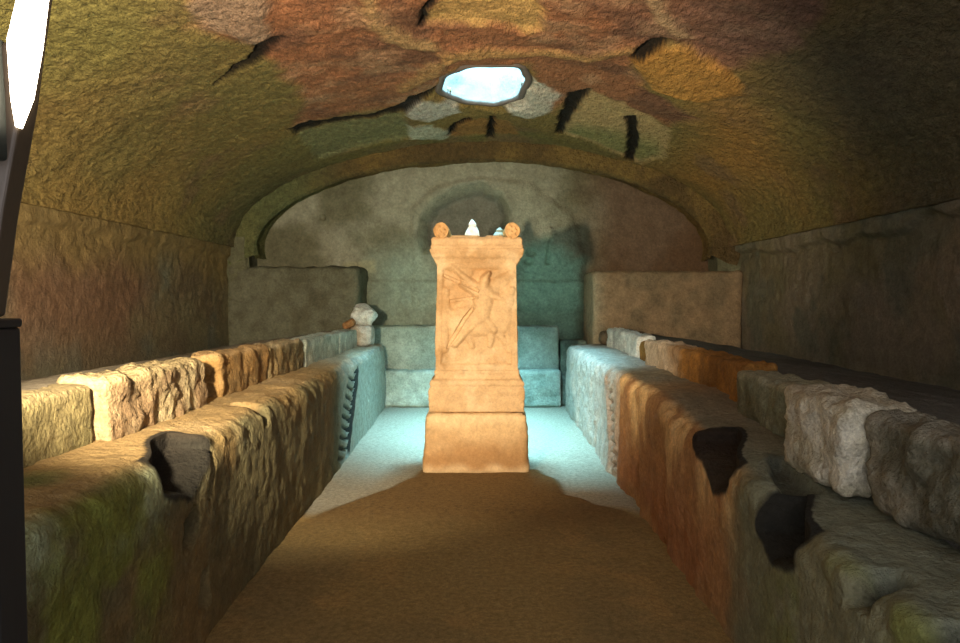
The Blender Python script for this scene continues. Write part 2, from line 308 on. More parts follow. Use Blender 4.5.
def back_arch():
    # ring closing the vault in front of the back wall: outer skin follows the vault, the inner edge hangs lower
    prof = [(7.30, 0.10), (7.30, -0.06), (7.31, -0.155), (7.36, -0.175), (7.42, -0.165), (7.44, -0.12), (7.50, -0.10), (7.72, -0.09), (7.9, -0.09), (7.98, -0.09)]
    pr = []
    for a in range(len(prof) - 1):
        for t in np.linspace(0, 1, 9, endpoint=False): pr.append(np.array(prof[a]) * (1 - t) + np.array(prof[a + 1]) * t)
    pr.append(np.array(prof[-1])); pr = np.array(pr)
    nu = 320; th = np.linspace(math.pi + 0.16, -0.16, nu)
    P = np.zeros((nu, len(pr), 3))
    for j, (yy, r) in enumerate(pr):
        n = np.stack([np.cos(th) / A_, np.sin(th) / B_], -1); n /= np.linalg.norm(n, axis=-1, keepdims=True)
        k = r * (1 + 0.1 * np.abs(np.cos(th)))
        P[:, j, 0] = A_ * np.cos(th) + n[:, 0] * k; P[:, j, 1] = yy; P[:, j, 2] = ZS + B_ * np.sin(th) + n[:, 1] * k
    d = 0.03 * fbm(P, 2.5, 3, 4) + 0.012 * fbm(P, 14, 3, 6)
    P[..., 2] += d; P[..., 0] += 0.6 * d; P[..., 1] += 0.5 * d
    C = np.ones(P.shape) * lin(120, 98, 54); C = mixc(C, lin(84, 68, 42), ss(-.3, .3, fbm(P, 3, 4, 2)) * .8)
    C = mixc(C, lin(102, 112, 72), ss(-1.2, -2.1, P[..., 0]) * .7)
    o = link('trim_1', P, gridfaces(nu, len(pr), flip=True), M_vault, C); tagp(o, 'rough ochre arch framing the back wall', kind='structure')
    # jambs under the arch down to the bench
    for s, nm in ((-1, 'trim_2'), (1, 'trim_3')):
        nz = 90; zz = np.linspace(0.5, 1.74, nz)
        pts = [(2.62, 7.30), (2.50, 7.30), (2.41, 7.31), (2.385, 7.36), (2.40, 7.42), (2.46, 7.46), (2.47, 7.98)]
        pp = []
        for a in range(len(pts) - 1):
            for t in np.linspace(0, 1, 7, endpoint=False): pp.append(np.array(pts[a]) * (1 - t) + np.array(pts[a + 1]) * t)
        pp.append(np.array(pts[-1])); pp = np.array(pp)
        Q = np.zeros((nz, len(pp), 3)); Q[..., 0] = s * pp[None, :, 0]; Q[..., 1] = pp[None, :, 1]; Q[..., 2] = zz[:, None]
        d = 0.03 * fbm(Q, 3, 4, 14); Q[..., 0] += d; Q[..., 1] += d
        C = np.ones(Q.shape) * lin(100, 98, 74)
        tagp(link(nm, Q, gridfaces(nz, len(pp), flip=(s < 0)), M_wall, C), 'rough plaster jamb below the back arch on the ' + ('left' if s < 0 else 'right'), kind='structure')
back_arch()

# ------------------------------------------------------------------ floor
def floor():
    x = np.linspace(-2.7, 2.7, 270); y = np.linspace(-0.9, 8.0, 440); X, Y = np.meshgrid(x, y, indexing='ij')
    P = np.stack([X, Y, 0 * X], -1)
    P[..., 2] = 0.014 * fbm(P, 1.4, 4, 1) + 0.004 * fbm(P, 14, 3, 2) - 0.002
    # slight rise before the pedestal, outlined like the altar's shadow
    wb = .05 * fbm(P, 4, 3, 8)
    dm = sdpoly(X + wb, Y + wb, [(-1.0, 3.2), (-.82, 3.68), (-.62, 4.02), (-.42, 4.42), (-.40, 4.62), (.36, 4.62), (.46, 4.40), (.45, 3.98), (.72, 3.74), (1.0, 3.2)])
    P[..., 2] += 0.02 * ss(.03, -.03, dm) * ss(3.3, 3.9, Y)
    C = np.ones(P.shape) * lin(146, 124, 80)
    C = mixc(C, lin(126, 110, 76), ss(-.2, .4, fbm(P, 1.6, 4, 3)) * .7)
    C = mixc(C, lin(164, 134, 84), ss(.1, .5, fbm(P, 6, 4, 4)) * .6)
    far = ss(3.62, 3.82, Y + .12 * fbm(P, 4, 3, 5)); mat = ss(.03, -.03, dm) * ss(3.15, 3.75, Y)  # mat: mask of the altar's shadow on the floor
    C = mixc(C, lin(160, 156, 140), far * (1 - mat) * .9)  # daylight pool put into the colour: paler ground past its near edge
    C = mixc(C, lin(108, 84, 52), mat * .8)  # altar's shadow put into the colour as a brown earth patch
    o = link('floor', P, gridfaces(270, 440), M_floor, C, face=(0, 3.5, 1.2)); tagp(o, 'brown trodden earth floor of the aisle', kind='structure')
    sm = o.modifiers.new('thickness', 'SOLIDIFY'); sm.thickness = 0.1; sm.offset = -1
floor()

# ------------------------------------------------------------------ loft helper for the benches
def resample(pts, n, rnd=0.0):
    pts = np.array(pts, float); seg = np.hypot(*np.diff(pts, axis=0).T); cum = np.r_[0, np.cumsum(seg)]; t = np.linspace(0, cum[-1], n)
    r = np.stack([np.interp(t, cum, pts[:, 0]), np.interp(t, cum, pts[:, 1])], -1)
    k = int(rnd * n / cum[-1])
    for _ in range(k):
        q = r.copy(); q[1:-1] = (r[:-2] + 2 * r[1:-1] + r[2:]) / 4; r = q
    return r
def bench(s, label, xf, zt, xk, zk, holes, gap, colfun, ledgecol, seed):
    root = empty('stone_bench', (s * 1.6, 3.7, 0), label, 'bench')
    ny = 640; n = 130; ys = np.linspace(-0.6, 7.29, ny)
    P = np.zeros((n, ny, 3)); U = None
    for j, y in enumerate(ys):
        f, t, k = xf(y), zt(y), xk(y)
        pr = resample([(f, -0.03), (f + .0, t), (k + .12, t + .015)], n, 0.06 * 14)
        for _ in range(14):
            q = pr.copy(); q[1:-1] = (pr[:-2] + 2 * pr[1:-1] + pr[2:]) / 4; pr = q
        P[:, j, 0] = s * pr[:, 0]; P[:, j, 1] = y; P[:, j, 2] = pr[:, 1]
    N = normals(P) * (1 if s > 0 else -1)
    if (N[5, 300, 0] * s) > 0: N = -N
    XX, Y, Z = np.abs(P[..., 0]), P[..., 1], P[..., 2]
    FR = XX  # distance from axis
    front = ss(0.05, -0.01, FR - (np.vectorize(xf)(Y) + 0.03))
    h = 0.018 * fbm(P, 1.4, 3, seed) + 0.009 * fbm(P, 7, 3, seed + 3) + 0.004 * fbm(P, 24, 2, seed + 5)
    if s > 0: h += front * 0.03 * fbm(P * np.array([1, 1, .22]), 7, 3, 61) * ss(2.2, 3.0, Y)
    edge = ss(.12, 0, np.abs(FR - np.vectorize(xf)(Y)) ) * ss(.14, 0, np.abs(Z - np.vectorize(zt)(Y)))
    h += edge * 0.035 * fbm(P, 9, 3, seed + 8)
    hm = np.zeros(Z.shape); still = np.ones(Z.shape)
    for poly, kind, depth in holes:
        w = 0.012 * fbm(P, 14, 2, 6)
        if kind == 'f' and depth >= .12:
            m = ss(.010, -.010, sdpoly(Y + w, np.minimum(Z, np.vectorize(zt)(Y) - .03) + w, poly)); xe = np.vectorize(xf)(Y) + depth * (.35 + .65 * ss(poly[0][0], poly[0][0] + .3, Y))
            P[..., 0] += s * m * (np.maximum(FR, xe) - FR); dk = ss(.034, .016, sdpoly(Y + w, np.minimum(Z, np.vectorize(zt)(Y) - .03) + w, poly)) * (FR < xe + .02); hm = np.maximum(hm, dk); still = np.minimum(still, 1 - m) ; continue
        if kind == 'f': m = ss(.012, -.012, sdpoly(Y + w, Z + w, poly)) * ss(.13, .10, FR - np.vectorize(xf)(Y) + .3 * (Y - 2.0) * (Y < 3) * (s < 0) - .05 * (s < 0))
        else: m = ss(.015, -.015, sdpoly(Y + w, FR + w, poly)) * (Z > np.vectorize(zt)(Y) - .06)
        h -= depth * m; hm = np.maximum(hm, m * min(1, depth * 12))
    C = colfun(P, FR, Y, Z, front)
    if gap:
        gy, gw, tooth, gc = gap       # leaning broken joint
        c = gy(Z); saw = tooth * ((Z / 0.055) % 1.0)
        m = ss(0.0, 0.02, Y - (c - gw / 2 + saw)) * ss(0.0, 0.02, (c + gw / 2) - Y) * ss(0.0, .03, Z) * ss(0.60, .56, Z)
        m2 = ss(0.0, 0.02, Y - (c - gw / 2 + saw)) * ss(0.0, 0.02, (c + gw / 2 + .035) - Y) * ss(0.0, .03, Z) * ss(0.60, .56, Z)
        h -= (0.075 if s < 0 else .03) * m * front; hm = np.maximum(hm, m2 * front * (.95 if s < 0 else .2))
        # courses of thin bricks showing beside the joint as slanting slots
        ph = ((Z + .22 * (Y - c)) / .062) % 1.0
        sl = ss(.5, .62, ph) * ss(1.0, .9, ph) * ss(c - gw / 2 - (.30 if s < 0 else .14), c - gw / 2 - (.2 if s < 0 else .1), Y) * ss(c - gw / 2 + .08, c - gw / 2 + .04, Y) * ss(.0, .05, Z) * ss(.58, .52, Z)
        h -= .022 * sl * front; hm = np.maximum(hm, sl * front * (.85 if s < 0 else .35))
        C = mixc(C, gc, ss(.12, .04, np.abs(Y - c)) * front * .5)
    C = mixc(C, lin(26, 24, 22), hm * .95)  # dark socket fill, plus the shade inside notches and joint painted in
    P = P + N * (h * still)[..., None]
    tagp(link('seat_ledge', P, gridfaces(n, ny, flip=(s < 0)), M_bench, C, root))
    # upper ledge sloping down to the wall
    n2 = 110; Q = np.zeros((n2, ny, 3))
    for j, y in enumerate(ys):
        k, z = xk(y) + .07, zk(y)
        pr = resample([(k, .45), (k, z - .015), (k + .09, z - .01), (2.54, z - .19)], n2)
        for _ in range(6):
            q = pr.copy(); q[1:-1] = (pr[:-2] + 2 * pr[1:-1] + pr[2:]) / 4; pr = q
        Q[:, j, 0] = s * pr[:, 0]; Q[:, j, 1] = y; Q[:, j, 2] = pr[:, 1]
    fx = np.abs(Q[..., 0]); hh = 0.03 * fbm(Q, 1.4, 4, seed + 20) + 0.008 * fbm(Q, 12, 3, seed + 21)
    Q[..., 2] += hh * ss(1.3, 1.6, fx); Q[..., 0] += s * 0.012 * fbm(Q, 9, 3, 3)
    C = np.ones(Q.shape) * ledgecol; C = mixc(C, ledgecol * .7, ss(-.2, .4, fbm(Q, 2.5, 4, 3)) * .7)
    tagp(link('upper_ledge', Q, gridfaces(n2, ny, flip=(s < 0)), M_bench, C, root))
    return root

def rock(name, x0, x1, y0, y1, z0, z1, colfun, parent, seed, rough=0.02, rnd=0.05, res=0.016, mat=None, label=None, freq=8):
    """block of stone with worn corners"""
    c = np.array([(x0 + x1) / 2, (y0 + y1) / 2, (z0 + z1) / 2]); hs = np.array([x1 - x0, y1 - y0, z1 - z0]) / 2
    idx = {}; V = []; Fc = []
    nn = [max(4, int(2 * h / res)) for h in hs]
    for ax in range(3):
        u, v = [a for a in range(3) if a != ax]
        for sg in (0, nn[ax]):
            for a in range(nn[u]):
                for b in range(nn[v]):
                    q = []
                    for da, db in ((0, 0), (1, 0), (1, 1), (0, 1)):
                        k = [0, 0, 0]; k[ax] = sg; k[u] = a + da; k[v] = b + db; k = tuple(k)
                        if k not in idx: idx[k] = len(V); V.append(k)
                        q.append(idx[k])
                    flip = (sg == 0) ^ (ax == 1)
                    Fc.append(q[::-1] if flip else q)
    V = np.array(V, float) / np.array(nn) * 2 - 1
    p = V * hs; rnd = min(rnd, hs.min() * .95); inner = np.clip(p, -(hs - rnd), hs - rnd); d = p - inner
    L = np.linalg.norm(d, axis=1, keepdims=True); nrm = np.where(L > 1e-9, d / (L + 1e-9), 0)
    p = inner + nrm * rnd
    W = p + c
    W = W + nrm * (rough * fbm(W, freq, 4, seed)[:, None] * 0.8 + 0.3 * rough * fbm(W, freq * 4, 2, seed + 5)[:, None])
    C = colfun(W, nrm)
    o = link(name, W, np.array(Fc), mat or M_kerb, C, parent)
    if label: o['label'] = label
    return o
def c1(base, alt=None, a=.7, f=5, s=3):
    def g(W, n):
        C = np.ones(W.shape) * base
        if alt is not None: C = mixc(C, alt, ss(-.15, .35, fbm(W, f, 4, s)) * a)
        return C
    return g

# ---- left bench
iL = lambda ys, vs: (lambda y: float(np.interp(y, ys, vs)))
def colL(P, FR, Y, Z, front):
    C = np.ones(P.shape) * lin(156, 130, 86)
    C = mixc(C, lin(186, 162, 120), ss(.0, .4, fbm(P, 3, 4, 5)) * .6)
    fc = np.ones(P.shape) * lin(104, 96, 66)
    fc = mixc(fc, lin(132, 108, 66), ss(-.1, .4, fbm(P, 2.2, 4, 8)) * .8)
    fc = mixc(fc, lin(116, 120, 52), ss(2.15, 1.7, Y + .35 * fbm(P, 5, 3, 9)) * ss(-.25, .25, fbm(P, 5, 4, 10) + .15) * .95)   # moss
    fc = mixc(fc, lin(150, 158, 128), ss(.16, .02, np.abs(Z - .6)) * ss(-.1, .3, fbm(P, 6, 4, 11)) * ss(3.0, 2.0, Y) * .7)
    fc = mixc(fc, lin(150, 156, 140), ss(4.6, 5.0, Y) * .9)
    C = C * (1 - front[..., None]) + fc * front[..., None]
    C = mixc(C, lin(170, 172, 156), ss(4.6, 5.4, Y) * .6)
    C = mixc(C, lin(104, 118, 66), ss(0.08, -.04, np.hypot(Y - 1.72, FR - 1.13) - .06 + .05 * fbm(P, 8, 3, 4)) * .8)
    return C
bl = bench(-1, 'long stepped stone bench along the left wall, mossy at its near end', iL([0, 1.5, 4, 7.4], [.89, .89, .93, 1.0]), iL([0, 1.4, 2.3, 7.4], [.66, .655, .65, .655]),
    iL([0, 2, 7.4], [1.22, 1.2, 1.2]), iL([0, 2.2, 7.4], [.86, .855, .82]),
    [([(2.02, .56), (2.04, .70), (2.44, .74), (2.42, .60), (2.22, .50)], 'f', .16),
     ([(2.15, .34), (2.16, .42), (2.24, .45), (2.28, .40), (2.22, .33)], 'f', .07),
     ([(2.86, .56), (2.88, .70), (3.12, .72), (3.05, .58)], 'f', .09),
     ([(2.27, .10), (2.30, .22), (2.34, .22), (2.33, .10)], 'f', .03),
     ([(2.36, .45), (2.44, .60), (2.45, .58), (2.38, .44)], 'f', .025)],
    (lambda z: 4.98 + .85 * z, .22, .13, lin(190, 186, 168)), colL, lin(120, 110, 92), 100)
def kerbcol(base, alt, top=None, f=7, a=.8):
    def g(W, n):
        C = np.ones(W.shape) * base; C = mixc(C, alt, ss(-.2, .35, fbm(W, f, 4, 12)) * a)
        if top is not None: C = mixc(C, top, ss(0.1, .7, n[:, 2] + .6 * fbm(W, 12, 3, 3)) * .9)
        return C
    return g
kx = -1.20
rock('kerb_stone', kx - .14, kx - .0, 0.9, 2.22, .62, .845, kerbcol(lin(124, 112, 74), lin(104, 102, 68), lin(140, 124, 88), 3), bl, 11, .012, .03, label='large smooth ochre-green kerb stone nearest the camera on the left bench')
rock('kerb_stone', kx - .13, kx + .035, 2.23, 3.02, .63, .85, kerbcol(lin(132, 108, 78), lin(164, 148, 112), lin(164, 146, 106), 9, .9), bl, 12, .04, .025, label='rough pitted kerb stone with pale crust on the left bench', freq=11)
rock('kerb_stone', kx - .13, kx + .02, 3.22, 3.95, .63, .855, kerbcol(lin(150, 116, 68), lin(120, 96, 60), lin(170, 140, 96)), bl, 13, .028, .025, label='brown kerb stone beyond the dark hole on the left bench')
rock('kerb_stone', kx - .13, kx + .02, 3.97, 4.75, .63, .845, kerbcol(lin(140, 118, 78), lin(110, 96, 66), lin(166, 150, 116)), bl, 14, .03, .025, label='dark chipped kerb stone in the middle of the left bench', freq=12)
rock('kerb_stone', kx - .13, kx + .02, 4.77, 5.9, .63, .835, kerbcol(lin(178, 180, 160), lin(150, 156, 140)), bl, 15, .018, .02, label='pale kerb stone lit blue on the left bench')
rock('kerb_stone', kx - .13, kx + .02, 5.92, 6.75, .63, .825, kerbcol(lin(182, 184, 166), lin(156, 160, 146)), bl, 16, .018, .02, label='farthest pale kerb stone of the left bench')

# ---- right bench
def colR(P, FR, Y, Z, front):
    C = np.ones(P.shape) * lin(128, 118, 96)
    C = mixc(C, lin(116, 122, 104), ss(3.0, 2.3, Y + .3 * fbm(P, 3, 3, 5)) * .8)
    C = mixc(C, lin(168, 130, 84), ss(.4, 0, np.abs(Y - 3.6)) * .5)
    fc = np.ones(P.shape) * lin(168, 126, 82)
    fc = mixc(fc, lin(218, 180, 124), ss(-.1, .3, fbm(P * np.array([1, 1, .3]), 7, 4, 8)) * ss(.15, .5, Z) * .9)
    fc = mixc(fc, lin(160, 104, 66), ss(.5, .1, Z) * ss(2.2, 2.6, Y) * ss(-.2, .3, fbm(P, 3, 3, 15)) * .7)
    fc = mixc(fc, lin(112, 116, 92), ss(2.55, 2.15, Y + .25 * fbm(P, 4, 3, 9)) * .9)
    fc = mixc(fc, lin(112, 118, 50), ss(2.2, 1.7, Y) * ss(0., .4, fbm(P, 5, 4, 10)) * .7)
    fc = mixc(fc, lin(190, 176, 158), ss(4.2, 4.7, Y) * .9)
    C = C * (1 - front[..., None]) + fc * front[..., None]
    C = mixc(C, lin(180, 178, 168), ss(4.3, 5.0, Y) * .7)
    return C
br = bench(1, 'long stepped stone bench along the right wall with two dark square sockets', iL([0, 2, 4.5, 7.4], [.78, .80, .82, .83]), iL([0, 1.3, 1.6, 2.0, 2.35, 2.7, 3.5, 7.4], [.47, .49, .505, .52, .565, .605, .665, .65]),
    iL([0, 2, 4, 7.4], [1.0, 1.04, 1.15, 1.17]), iL([0, 1.8, 3, 7.4], [.79, .79, .80, .82]),
    [([(2.40, .48), (2.38, .62), (2.74, .72), (2.76, .56), (2.64, .52), (2.50, .44)], 'f', .16),
     ([(1.86, .42), (1.83, .62), (2.09, .64), (2.09, .43), (1.98, .385)], 'f', .16),
     ([(1.50, .45), (1.50, .57), (1.57, .57), (1.57, .43)], 'f', .06),
     ([(1.24, .2), (1.26, .6), (1.31, .6), (1.34, .4), (1.30, .2)], 'f', .08),
     ([(1.98, .92), (2.10, .99), (2.40, 1.0), (2.44, .96), (2.14, .89), (2.02, .86)], 't', .05)],
    (lambda z: 4.55 + .45 * z, .11, .05, lin(176, 130, 92)), colR, lin(96, 94, 88), 200)
rk = 1.13
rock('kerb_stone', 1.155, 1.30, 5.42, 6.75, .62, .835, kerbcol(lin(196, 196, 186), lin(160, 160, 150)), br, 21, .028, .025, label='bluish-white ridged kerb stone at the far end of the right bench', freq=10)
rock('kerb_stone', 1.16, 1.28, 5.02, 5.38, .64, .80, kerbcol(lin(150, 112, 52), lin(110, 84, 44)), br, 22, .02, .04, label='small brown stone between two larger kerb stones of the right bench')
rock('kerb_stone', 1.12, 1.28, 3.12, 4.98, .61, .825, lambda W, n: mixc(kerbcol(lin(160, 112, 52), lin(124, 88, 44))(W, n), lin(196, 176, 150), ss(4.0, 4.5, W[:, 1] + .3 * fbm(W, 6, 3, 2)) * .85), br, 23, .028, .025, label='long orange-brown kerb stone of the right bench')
rock('kerb_stone', 1.07, 1.25, 2.42, 3.08, .60, .80, kerbcol(lin(126, 128, 104), lin(104, 100, 74), lin(150, 148, 124)), br, 24, .03, .03, label='grey-green kerb stone in the middle of the right bench')
rock('kerb_stone', 0.99, 1.22, 1.98, 2.40, .545, .815, kerbcol(lin(176, 168, 142), lin(210, 204, 184), lin(180, 170, 146), 9), br, 25, .04, .035, label='tall whitish broken kerb stone jutting over the right bench', freq=9)
rock('kerb_stone', 1.05, 1.20, 0.9, 1.96, .54, .79, kerbcol(lin(100, 98, 82), lin(140, 132, 112), lin(120, 114, 98), 8), br, 26, .045, .035, label='dark crumbling kerb stone nearest the camera on the right bench', freq=9)

# ------------------------------------------------------------------ low walls and step at the back
def setstone(name, args, col, label, seed, rough=.02, rnd=.04, mat=None):
    o = rock(name, *args, col, None, seed, rough, rnd, .03, mat or M_wall); return tagp(o, label, kind='structure')
setstone('trim_4', (1.10, 2.60, 7.20, 7.95, .3, 1.39), lambda W, n: mixc(c1(lin(134, 112, 84), lin(104, 92, 70))(W, n), lin(150, 138, 112), ss(1.25, 1.12, W[:, 0]) * .7), 'low plastered wall block in the right corner behind the bench', 31)
setstone('trim_5', (-2.60, -1.27, 7.30, 7.95, .3, 1.44), c1(lin(104, 102, 82), lin(84, 80, 60)), 'low plastered wall block in the left corner behind the bench', 32, .03)
so = empty('stepped_block', (0, 7.5, 0), 'two-step plastered block against the back wall behind the altar', 'stone step')
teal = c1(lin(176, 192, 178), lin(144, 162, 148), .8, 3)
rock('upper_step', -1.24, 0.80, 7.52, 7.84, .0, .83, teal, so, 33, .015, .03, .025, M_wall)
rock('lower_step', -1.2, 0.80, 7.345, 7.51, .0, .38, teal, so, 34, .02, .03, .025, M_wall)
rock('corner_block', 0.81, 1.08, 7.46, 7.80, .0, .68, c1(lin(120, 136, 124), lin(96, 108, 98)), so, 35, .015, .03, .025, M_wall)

# ------------------------------------------------------------------ pedestal and altar
PX = -0.04
def basecol(W, n):
    C = np.ones(W.shape) * lin(196, 160, 112)
    C = mixc(C, lin(156, 112, 64), ss(.30, .12, W[:, 2] + .08 * fbm(W, 5, 3, 4)) * .85)
    C = mixc(C, lin(206, 176, 132), ss(.08, .0, W[:, 2] + .04 * fbm(W, 9, 3, 5)) * .8)
    C = mixc(C, lin(222, 192, 144), ss(.28, .36, W[:, 2] + .05 * fbm(W, 6, 3, 6)) * .6)
    return C
ped = rock('pedestal_block', PX - .345, PX + .335, 4.50, 5.12, -.005, .385, basecol, None, 41, .016, .035, .014, M_marble)
# taper the top inwards
for v in ped.data.vertices:
    k = v.co.z / .38; v.co.x = PX + (v.co.x - PX) * (1 - .07 * k); v.co.y = 4.81 + (v.co.y - 4.81) * (1 - .05 * k)
tagp(ped, 'rough stained stone block under the carved altar', 'stone block')
al = empty('altar', (PX, 4.80, .392), 'carved warm-coloured marble altar with relief and two scrolled ends on top', 'altar')
MC = lambda W, n: mixc(mixc(np.ones(W.shape) * lin(198, 162, 116), lin(168, 128, 80), ss(-.1, .4, fbm(W, 5, 4, 7)) * .7), lin(212, 182, 138), ss(.1, .45, fbm(W, 8, 3, 9)) * .6)
def moulding(name, prof, cy, ratio, parent, seed, dy=None):
    """rectangular moulded tier: prof = [(halfwidth, z)]; the depth half = halfwidth*ratio"""
    pr = resample([(p[0], p[1]) for p in prof], max(24, int(sum(math.hypot(prof[i+1][0]-prof[i][0], prof[i+1][1]-prof[i][1]) for i in range(len(prof)-1)) / .006)))
    u = []
    nsd = 60
    for e, (a, b) in enumerate((((-1, -1), (1, -1)), ((1, -1), (1, 1)), ((1, 1), (-1, 1)), ((-1, 1), (-1, -1)))):
        for t in np.linspace(0, 1, nsd, endpoint=False): u.append((a[0] * (1 - t) + b[0] * t, a[1] * (1 - t) + b[1] * t))
    u = np.array(u); P = np.zeros((len(pr), len(u), 3))
    P[..., 0] = PX + pr[:, 0][:, None] * u[None, :, 0]
    P[..., 1] = cy + (pr[:, 0][:, None] - pr[:, 0].max() + pr[:, 0].max() * ratio) * u[None, :, 1]
    P[..., 2] = pr[:, 1][:, None]
    d = 0.010 * fbm(P, 12, 4, seed) + .004 * fbm(P, 50, 2, seed + 2); P[..., 0] += d * u[None, :, 0]; P[..., 1] += d * u[None, :, 1]
    nr, nc = P.shape[:2]; V = P.reshape(-1, 3); Fq = gridfaces(nr, nc, wrap=True)
    # caps
    cb = P[0].mean(0); ct = P[-1].mean(0); V = np.vstack([V, cb, ct]); caps = []
    for j in range(nc):
        j2 = (j + 1) % nc; caps.append((j2, j, nr * nc, nr * nc)); caps.append(((nr - 1) * nc + j, (nr - 1) * nc + j2, nr * nc + 1, nr * nc + 1))
    W = V; n0 = np.zeros(W.shape)
    Fa = [tuple(f) for f in Fq] + [c[:3] for c in caps]
    me = bpy.data.meshes.new(name); me.from_pydata((V - np.array(parent.location)).tolist(), [], Fa); me.update()
    C = MC(W, n0); at = me.color_attributes.new('Col', 'FLOAT_COLOR', 'POINT')
    at.data.foreach_set('color', np.concatenate([np.clip(C, 0, 1), np.ones((len(C), 1))], 1).astype(np.float32).ravel())
    for p in me.polygons: p.use_smooth = True
    me.materials.append(M_marble)
    o = bpy.data.objects.new(name, me); COL.objects.link(o); o.parent = parent
    return o
moulding('plinth', [(.30, .392), (.302, .52), (.295, .545), (.290, .55), (.298, .565), (.292, .59), (.275, .60), (.268, .625), (.272, .64), (.265, .655)], 4.80, .86, al, 51)
moulding('cornice', [(.252, 1.315), (.262, 1.335), (.272, 1.36), (.285, 1.375), (.292, 1.40), (.297, 1.42), (.290, 1.425), (.29, 1.445), (.284, 1.45), (.284, 1.485), (.27, 1.50), (.2, 1.495), (.1, 1.49)], 4.80, .85, al, 53)
# shaft with the carved relief on its front
def shaft():
    yc = 4.80; nu, nz = 230, 300; hw = .262
    x = np.linspace(-1, 1, nu); z = np.linspace(.64, 1.335, nz)
    X, Z = np.meshgrid(x, z, indexing='ij'); HW = hw - .012 * (Z - .64) / .7
    Pf = np.stack([PX + X * HW, np.full(X.shape, yc - .205), Z], -1)
    u = X * HW + PX; 
    # image-like coordinates on the face, metres from the altar axis
    def cap(ax, az, bx, bz, r0, r1, H):
        ex, ez = bx - ax, bz - az; t = np.clip(((u - ax) * ex + (Z - az) * ez) / (ex * ex + ez * ez + 1e-9), 0, 1)
        d = np.hypot(u - ax - ex * t, Z - az - ez * t) / (r0 + (r1 - r0) * t); return H * np.sqrt(np.clip(1 - d * d, 0, 1))
    H = np.zeros(X.shape); q = lambda px, py: ((px - 483) * .00636, 1.1 + (300 - py) * .00636)
    def C_(p0, p1, r0, r1, h):
        nonlocal H
        r0 *= 1.25; r1 *= 1.3
        a, b = q(*p0), q(*p1); H = np.maximum(H, cap(a[0], a[1], b[0], b[1], r0, r1, h))
    # moulded frame at the sides and the top
    fr = np.minimum(np.minimum(HW - np.abs(X * HW), Z - .655), 1.335 - Z); H = np.maximum(H, .016 * ss(.045, .030, fr))
    # bull: body, chest, head, legs, tail
    C_((462, 322), (497, 318), .075, .085, .030); C_((497, 316), (506, 300), .06, .05, .032); C_((506, 300), (512, 290), .035, .022, .030)
    C_((497, 330), (505, 342), .025, .016, .016); C_((492, 332), (490, 345), .024, .015, .014)
    C_((458, 330), (452, 344), .026, .016, .016); C_((466, 332), (472, 346), .024, .015, .014); C_((455, 318), (445, 304), .018, .010, .016)
    # kneeling figure: torso, head with cap, arms, legs
    C_((483, 316), (484, 292), .045, .055, .046); C_((484, 286), (485, 280), .030, .026, .050); C_((485, 278), (489, 273), .020, .012, .045)
    C_((478, 294), (462, 284), .022, .016, .036); C_((490, 294), (504, 300), .022, .015, .038); C_((484, 316), (494, 330), .030, .022, .040)
    C_((481, 318), (468, 330), .030, .020, .036); C_((468, 330), (455, 345), .020, .013, .026)
    # cloak billowing to the sides and small flanking figures
    C_((479, 290), (452, 266), .026, .012, .024); C_((491, 290), (512, 274), .04, .03, .024); C_((500, 282), (516, 300), .03, .018, .018)
    C_((446, 300), (445, 350), .020, .016, .016); C_((446, 294), (446, 290), .018, .016, .018)
    C_((509, 318), (509, 350), .016, .014, .012); C_((452, 268), (470, 272), .02, .02, .012); C_((500, 268), (514, 270), .018, .018, .012)
    C_((460, 372), (505, 366), .02, .02, .010)
    for _ in range(14):
        G = H.copy(); G[1:-1, 1:-1] = (H[:-2, 1:-1] + H[2:, 1:-1] + H[1:-1, :-2] + H[1:-1, 2:] + 2 * H[1:-1, 1:-1]) / 6; H = G
    H *= 1.0
    # deep diagonal cut and broken lines
    sd = sdpoly(u, Z, [q(472, 307), q(463, 318), q(450, 340), q(447, 348), q(452, 342), q(466, 320), q(474, 309)])
    H -= .022 * ss(.006, -.003, sd)
    for pts in ([(444, 274), (466, 284), (479, 290), (478, 292), (465, 286), (443, 276)], [(450, 300), (478, 296), (478, 298), (450, 302)]):
        H -= .014 * ss(.006, -.003, sdpoly(u, Z, [q(*p) for p in pts]))
    H += .004 * fbm(Pf, 14, 3, 5)
    Pf[..., 1] -= H
    C = MC(Pf, None); C = mixc(C, lin(196, 132, 66), ss(.004, -.012, H - .012) * ss(-.3, .3, fbm(Pf, 9, 3, 12)) * .15)
    rel = link('carved_relief', Pf, gridfaces(nu, nz, flip=False), M_marble, C, al, face=(0, 0, 1.1)); rel['label'] = 'relief of a figure kneeling on a bull'
    sm = rel.modifiers.new('thickness', 'SOLIDIFY'); sm.thickness = 0.02; sm.offset = -1
    moulding('shaft', [(.264, .63), (.262, .8), (.258, 1.0), (.254, 1.2), (.250, 1.34)], 4.805, .80, al, 55)
shaft()
